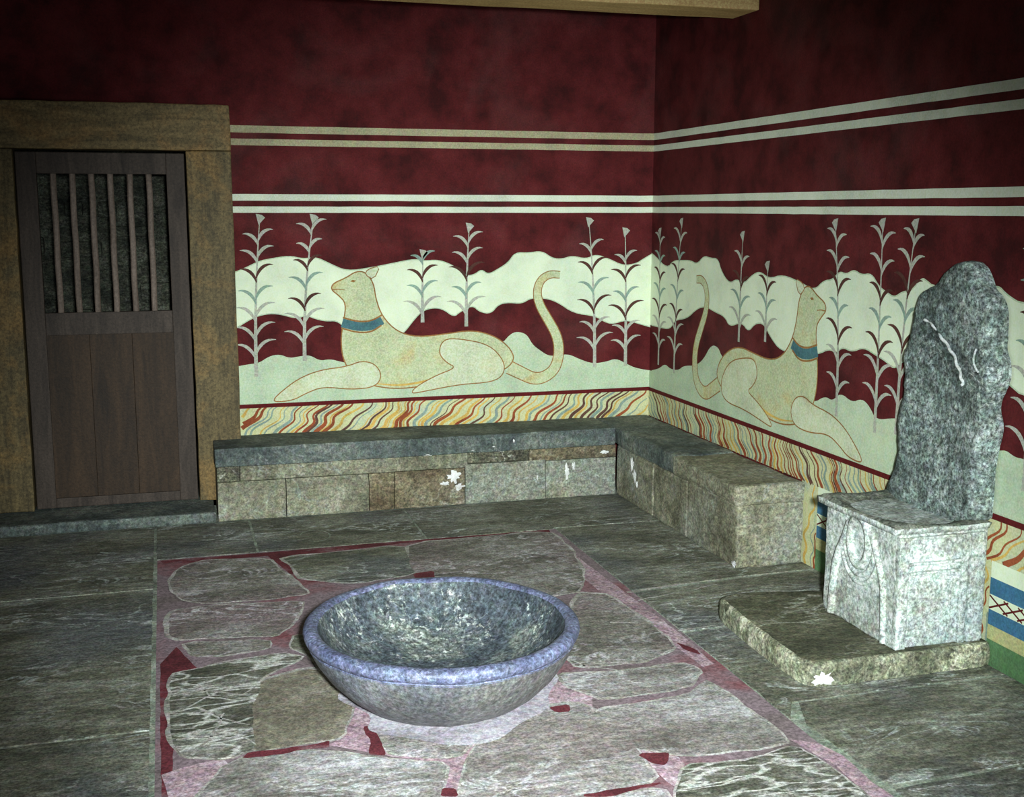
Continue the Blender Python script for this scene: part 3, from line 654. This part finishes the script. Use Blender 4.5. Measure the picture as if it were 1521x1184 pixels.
# seat slab with dished hollow
bm = bmesh.new()
nx, ny = 26, 26
X0, X1, Y0, Y1 = -.405, -.008, -3.19, -2.655
def zt(u, v):
    d = max(abs(u-.5)*2, abs(v-.5)*2); e = (abs(u*2-1)**2.6+abs(v*2-1)**2.6)**(1/2.6)
    return .545-.035*max(0, min(1, (1-e)/.35))**1.0 - (.012 if d > .98 else 0)
top = [[bm.verts.new((X0+(X1-X0)*i/nx, Y0+(Y1-Y0)*j/ny, zt(i/nx, j/ny))) for j in range(ny+1)] for i in range(nx+1)]
for i in range(nx):
    for j in range(ny): bm.faces.new([top[i][j], top[i+1][j], top[i+1][j+1], top[i][j+1]])
rim_ = [top[i][0] for i in range(nx+1)]+[top[nx][j] for j in range(1, ny+1)]+[top[i][ny] for i in range(nx-1, -1, -1)]+[top[0][j] for j in range(ny-1, 0, -1)]
lo = [bm.verts.new((v.co.x*.985-.008, v.co.y*.985-.044, .512)) for v in rim_]
for i in range(len(rim_)): 
    f = bm.faces.new([rim_[i-1], rim_[i], lo[i], lo[i-1]]); f.material_index = 1
f = bm.faces.new(lo); f.material_index = 1
bmesh.ops.recalc_face_normals(bm, faces=bm.faces[:])
roughen(bm, .004, 14, lambda c: c.x > -.03)
obj('seat', bm, ['throne_seat', 'throne'], thr, org, True)
# carved relief
def tube(bm, pts, r, mi=0, n=8, flatx=1.0):
    rings = []
    L = len(pts)
    for i, p in enumerate(pts):
        p = Vector(p); d = (Vector(pts[min(L-1, i+1)])-Vector(pts[max(0, i-1)])).normalized()
        a = Vector((1, 0, 0)) if abs(d.x) < .7 else Vector((0, 1, 0))
        u = d.cross(a).normalized(); v = d.cross(u).normalized()
        rings.append([bm.verts.new(p+u*r*math.cos(2*PI*k/n)+v*r*flatx*math.sin(2*PI*k/n)) for k in range(n)])
    for a, b in zip(rings, rings[1:]):
        for k in range(n):
            f = bm.faces.new([a[k], a[(k+1) % n], b[(k+1) % n], b[k]]); f.material_index = mi
bm = bmesh.new()
cy, cz = -2.94, .425
def arc(ry, rz, a0, a1, n=28): return [(SX-.001, cy+ry*math.cos(a0+(a1-a0)*i/n), cz+rz*math.sin(a0+(a1-a0)*i/n)) for i in range(n+1)]
tube(bm, arc(.062, .092, 0, 2*PI), .019)
tube(bm, arc(.097, .128, PI*1.02, PI*1.92), .011)
tube(bm, arc(.125, .16, PI*1.05, PI*1.85), .009)
tube(bm, [(SX-.001, -2.765, .09), (SX-.001, -2.772, .2), (SX-.001, -2.785, .30), (SX-.001, -2.81, .36), (SX-.001, -2.845, .42), (SX-.001, -2.87, .48)], .018)
tube(bm, [(SX-.001, -3.115, .09), (SX-.001, -3.11, .2), (SX-.001, -3.10, .30), (SX-.001, -3.07, .37), (SX-.001, -3.04, .43), (SX-.001, -3.01, .48)], .014)
obj('carved_arch', bm, 'throne', thr, org, True)
bm = bmesh.new()
for x0, x1, z0, z1 in ((-.387, -.345, .088, .50), (-.125, -.098, .088, .50), (-.088, -.03, .088, .50), (-.345, -.125, .395, .405), (-.345, -.125, .36, .37), (-.345, -.125, .49, .50)):
    box(bm, x0, x1, SY0-.016, SY0+.01, z0, z1, 0, .04, .003)
box(bm, -.165, -.155, SY0-.006, SY0+.01, .1, .36, 0, .04, .002)
roughen(bm, .0025, 18)
obj('side_pilasters', bm, 'throne', thr, org, True)
# back: traced leaf outline, thick, thinner towards its tip
ol = [(-2.693,0.559), (-2.69,0.596), (-2.728,0.678), (-2.723,0.741), (-2.709,0.802), (-2.71,0.875), (-2.741,0.952), (-2.735,1.014), (-2.713,1.092), (-2.737,1.148), (-2.774,1.222), (-2.776,1.283), (-2.793,1.328), (-2.846,1.357), (-2.899,1.378), (-2.922,1.413), (-2.971,1.448), (-3.027,1.467), (-3.073,1.449), (-3.101,1.414), (-3.13,1.367), (-3.182,1.331), (-3.199,1.277), (-3.201,1.197), (-3.198,1.165), (-3.226,1.12), (-3.232,1.065), (-3.202,1.004), (-3.183,0.952), (-3.213,0.892), (-3.201,0.824), (-3.188,0.772), (-3.183,0.704), (-3.183,0.638), (-3.192,0.581)]
ol = [(a, max(b, .53)) for a, b in ol]
ol[-1] = (-3.185, .50); ol[0] = (-2.66, .50)
ol = dens(smooth(ol, True, 2), .015, .004, 22)
def bx(z): return -.085-.03*max(0, (1.0-z))          # thicker at the foot
bm = bmesh.new()
cyb, czb = -2.98, .95
rings = []
for k, dpt in ((1.03, 0), (1.03, .45), (1.015, .8), (.98, .97), (.9, 1.0), (.75, .96), (.58, .9), (.4, .84), (.22, .8), (.08, .8)):
    rr = []
    for a, b in ol:
        y = cyb+(a-cyb)*k; z = czb+(b-czb)*(k if k < 1 else 1)
        rr.append(bm.verts.new((min(-.008, bx(z)*dpt-.008), y, z)))
    rings.append(rr)
for j, (r0, r1) in enumerate(zip(rings, rings[1:])):
    for i in range(len(ol)): bm.faces.new([r0[i-1], r0[i], r1[i], r1[i-1]])
bm.faces.new(rings[-1])
bmesh.ops.recalc_face_normals(bm, faces=bm.faces[:])
roughen(bm, .007, 13, lambda c: c.x > -.02)
back = obj('backrest', bm, 'throne_back', thr, org, True)
bm = bmesh.new()
vp = [(-2.836,1.237), (-2.886,1.225), (-2.931,1.187), (-2.974,1.157), (-3.017,1.125), (-3.047,1.082), (-3.07,1.044), (-3.078,1.02)]
vq = [(-3.153,1.161), (-3.138,1.119), (-3.16,1.089), (-3.172,1.082)]
tube(bm, [(-.084-.004*math.sin(i*1.3), a, b) for i, (a, b) in enumerate(smooth(vp, False, 2))], .006)
tube(bm, [(-.096, a, b) for a, b in smooth(vq, False, 2)], .004)
obj('white_vein', bm, 'vein_white', back, org, True)['label'] = 'white mineral vein'

# ------------------------------------------------------------------ stone basin
org = (-1.988, -2.935, 0)
bowl = tag(empty('stone_basin', org), 'large round blue-grey stone basin on the red floor rectangle', 'basin')
def lathe(prof, mats, name, n=96, warp=.003):
    bm = bmesh.new(); rings = []
    for r_, z in prof:
        rings.append([bm.verts.new((org[0]+r_*.962*math.cos(2*PI*i/n), org[1]+r_*.99*math.sin(2*PI*i/n), z)) for i in range(n)])
    for a, b in zip(rings, rings[1:]):
        for i in range(n): bm.faces.new([a[i], a[(i+1) % n], b[(i+1) % n], b[i]])
    if prof[-1][0] < .05: bm.faces.new(rings[-1])
    bmesh.ops.recalc_face_normals(bm, faces=bm.faces[:])
    roughen(bm, warp, 7)
    return obj(name, bm, mats, bowl, org, True)
lathe([(.20, .001), (.245, .004), (.30, .03), (.355, .07), (.405, .12), (.443, .175), (.462, .215), (.468, .232)], 'bowl', 'body')
lathe([(.468, .228), (.462, .232), (.462, .236), (.474, .240), (.480, .250), (.482, .262), (.478, .274), (.466, .281), (.448, .282), (.436, .277), (.43, .27)], 'bowl_rim', 'rim')
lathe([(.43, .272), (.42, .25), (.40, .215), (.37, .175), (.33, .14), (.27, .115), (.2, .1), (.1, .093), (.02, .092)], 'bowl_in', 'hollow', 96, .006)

# ------------------------------------------------------------------ beam
bm = bmesh.new(); box(bm, -6.2, -.001, -1.275, -1.0, 2.605, 2.86, 0, .15, .008); roughen(bm, .004, 4, lambda c: c.x > -.05)
tag(obj('ceiling_beam', bm, 'beam', None, (-3.1, -1.14, 2.605)), 'pale squared timber beam crossing overhead below the ceiling', 'beam')

# ------------------------------------------------------------------ light
def light(kind, loc, aim, energy, color, **kw):
    l = bpy.data.lights.new(kind.lower()+'_light', kind); l.energy = energy; l.color = color
    for k, v in kw.items(): setattr(l, k, v)
    o = bpy.data.objects.new(l.name, l); C.objects.link(o); o.location = loc
    o.rotation_euler = (Vector(aim)-Vector(loc)).to_track_quat('-Z', 'Y').to_euler(); return o
light('SPOT', (-2.72, -6.80, 1.74), (-1.35, -1.9, .28), 2050, (.91, 1.0, .98), spot_size=math.radians(59), spot_blend=1.0, shadow_soft_size=.06)
light('AREA', (-1.2, -9.3, .9), (-1.2, -2, .4), 60, (.82, .93, 1.0), shape='RECTANGLE', size=2.4, size_y=1.4)
w = bpy.data.worlds.new('world'); scene.world = w; w.use_nodes = True
w.node_tree.nodes['Background'].inputs[0].default_value = (.55, .7, .9, 1)
w.node_tree.nodes['Background'].inputs[1].default_value = .035
scene.view_settings.view_transform = 'Standard'; scene.view_settings.look = 'None'
scene.view_settings.gamma = 1.0; scene.view_settings.use_curve_mapping = False
scene.view_settings.exposure = 0.0
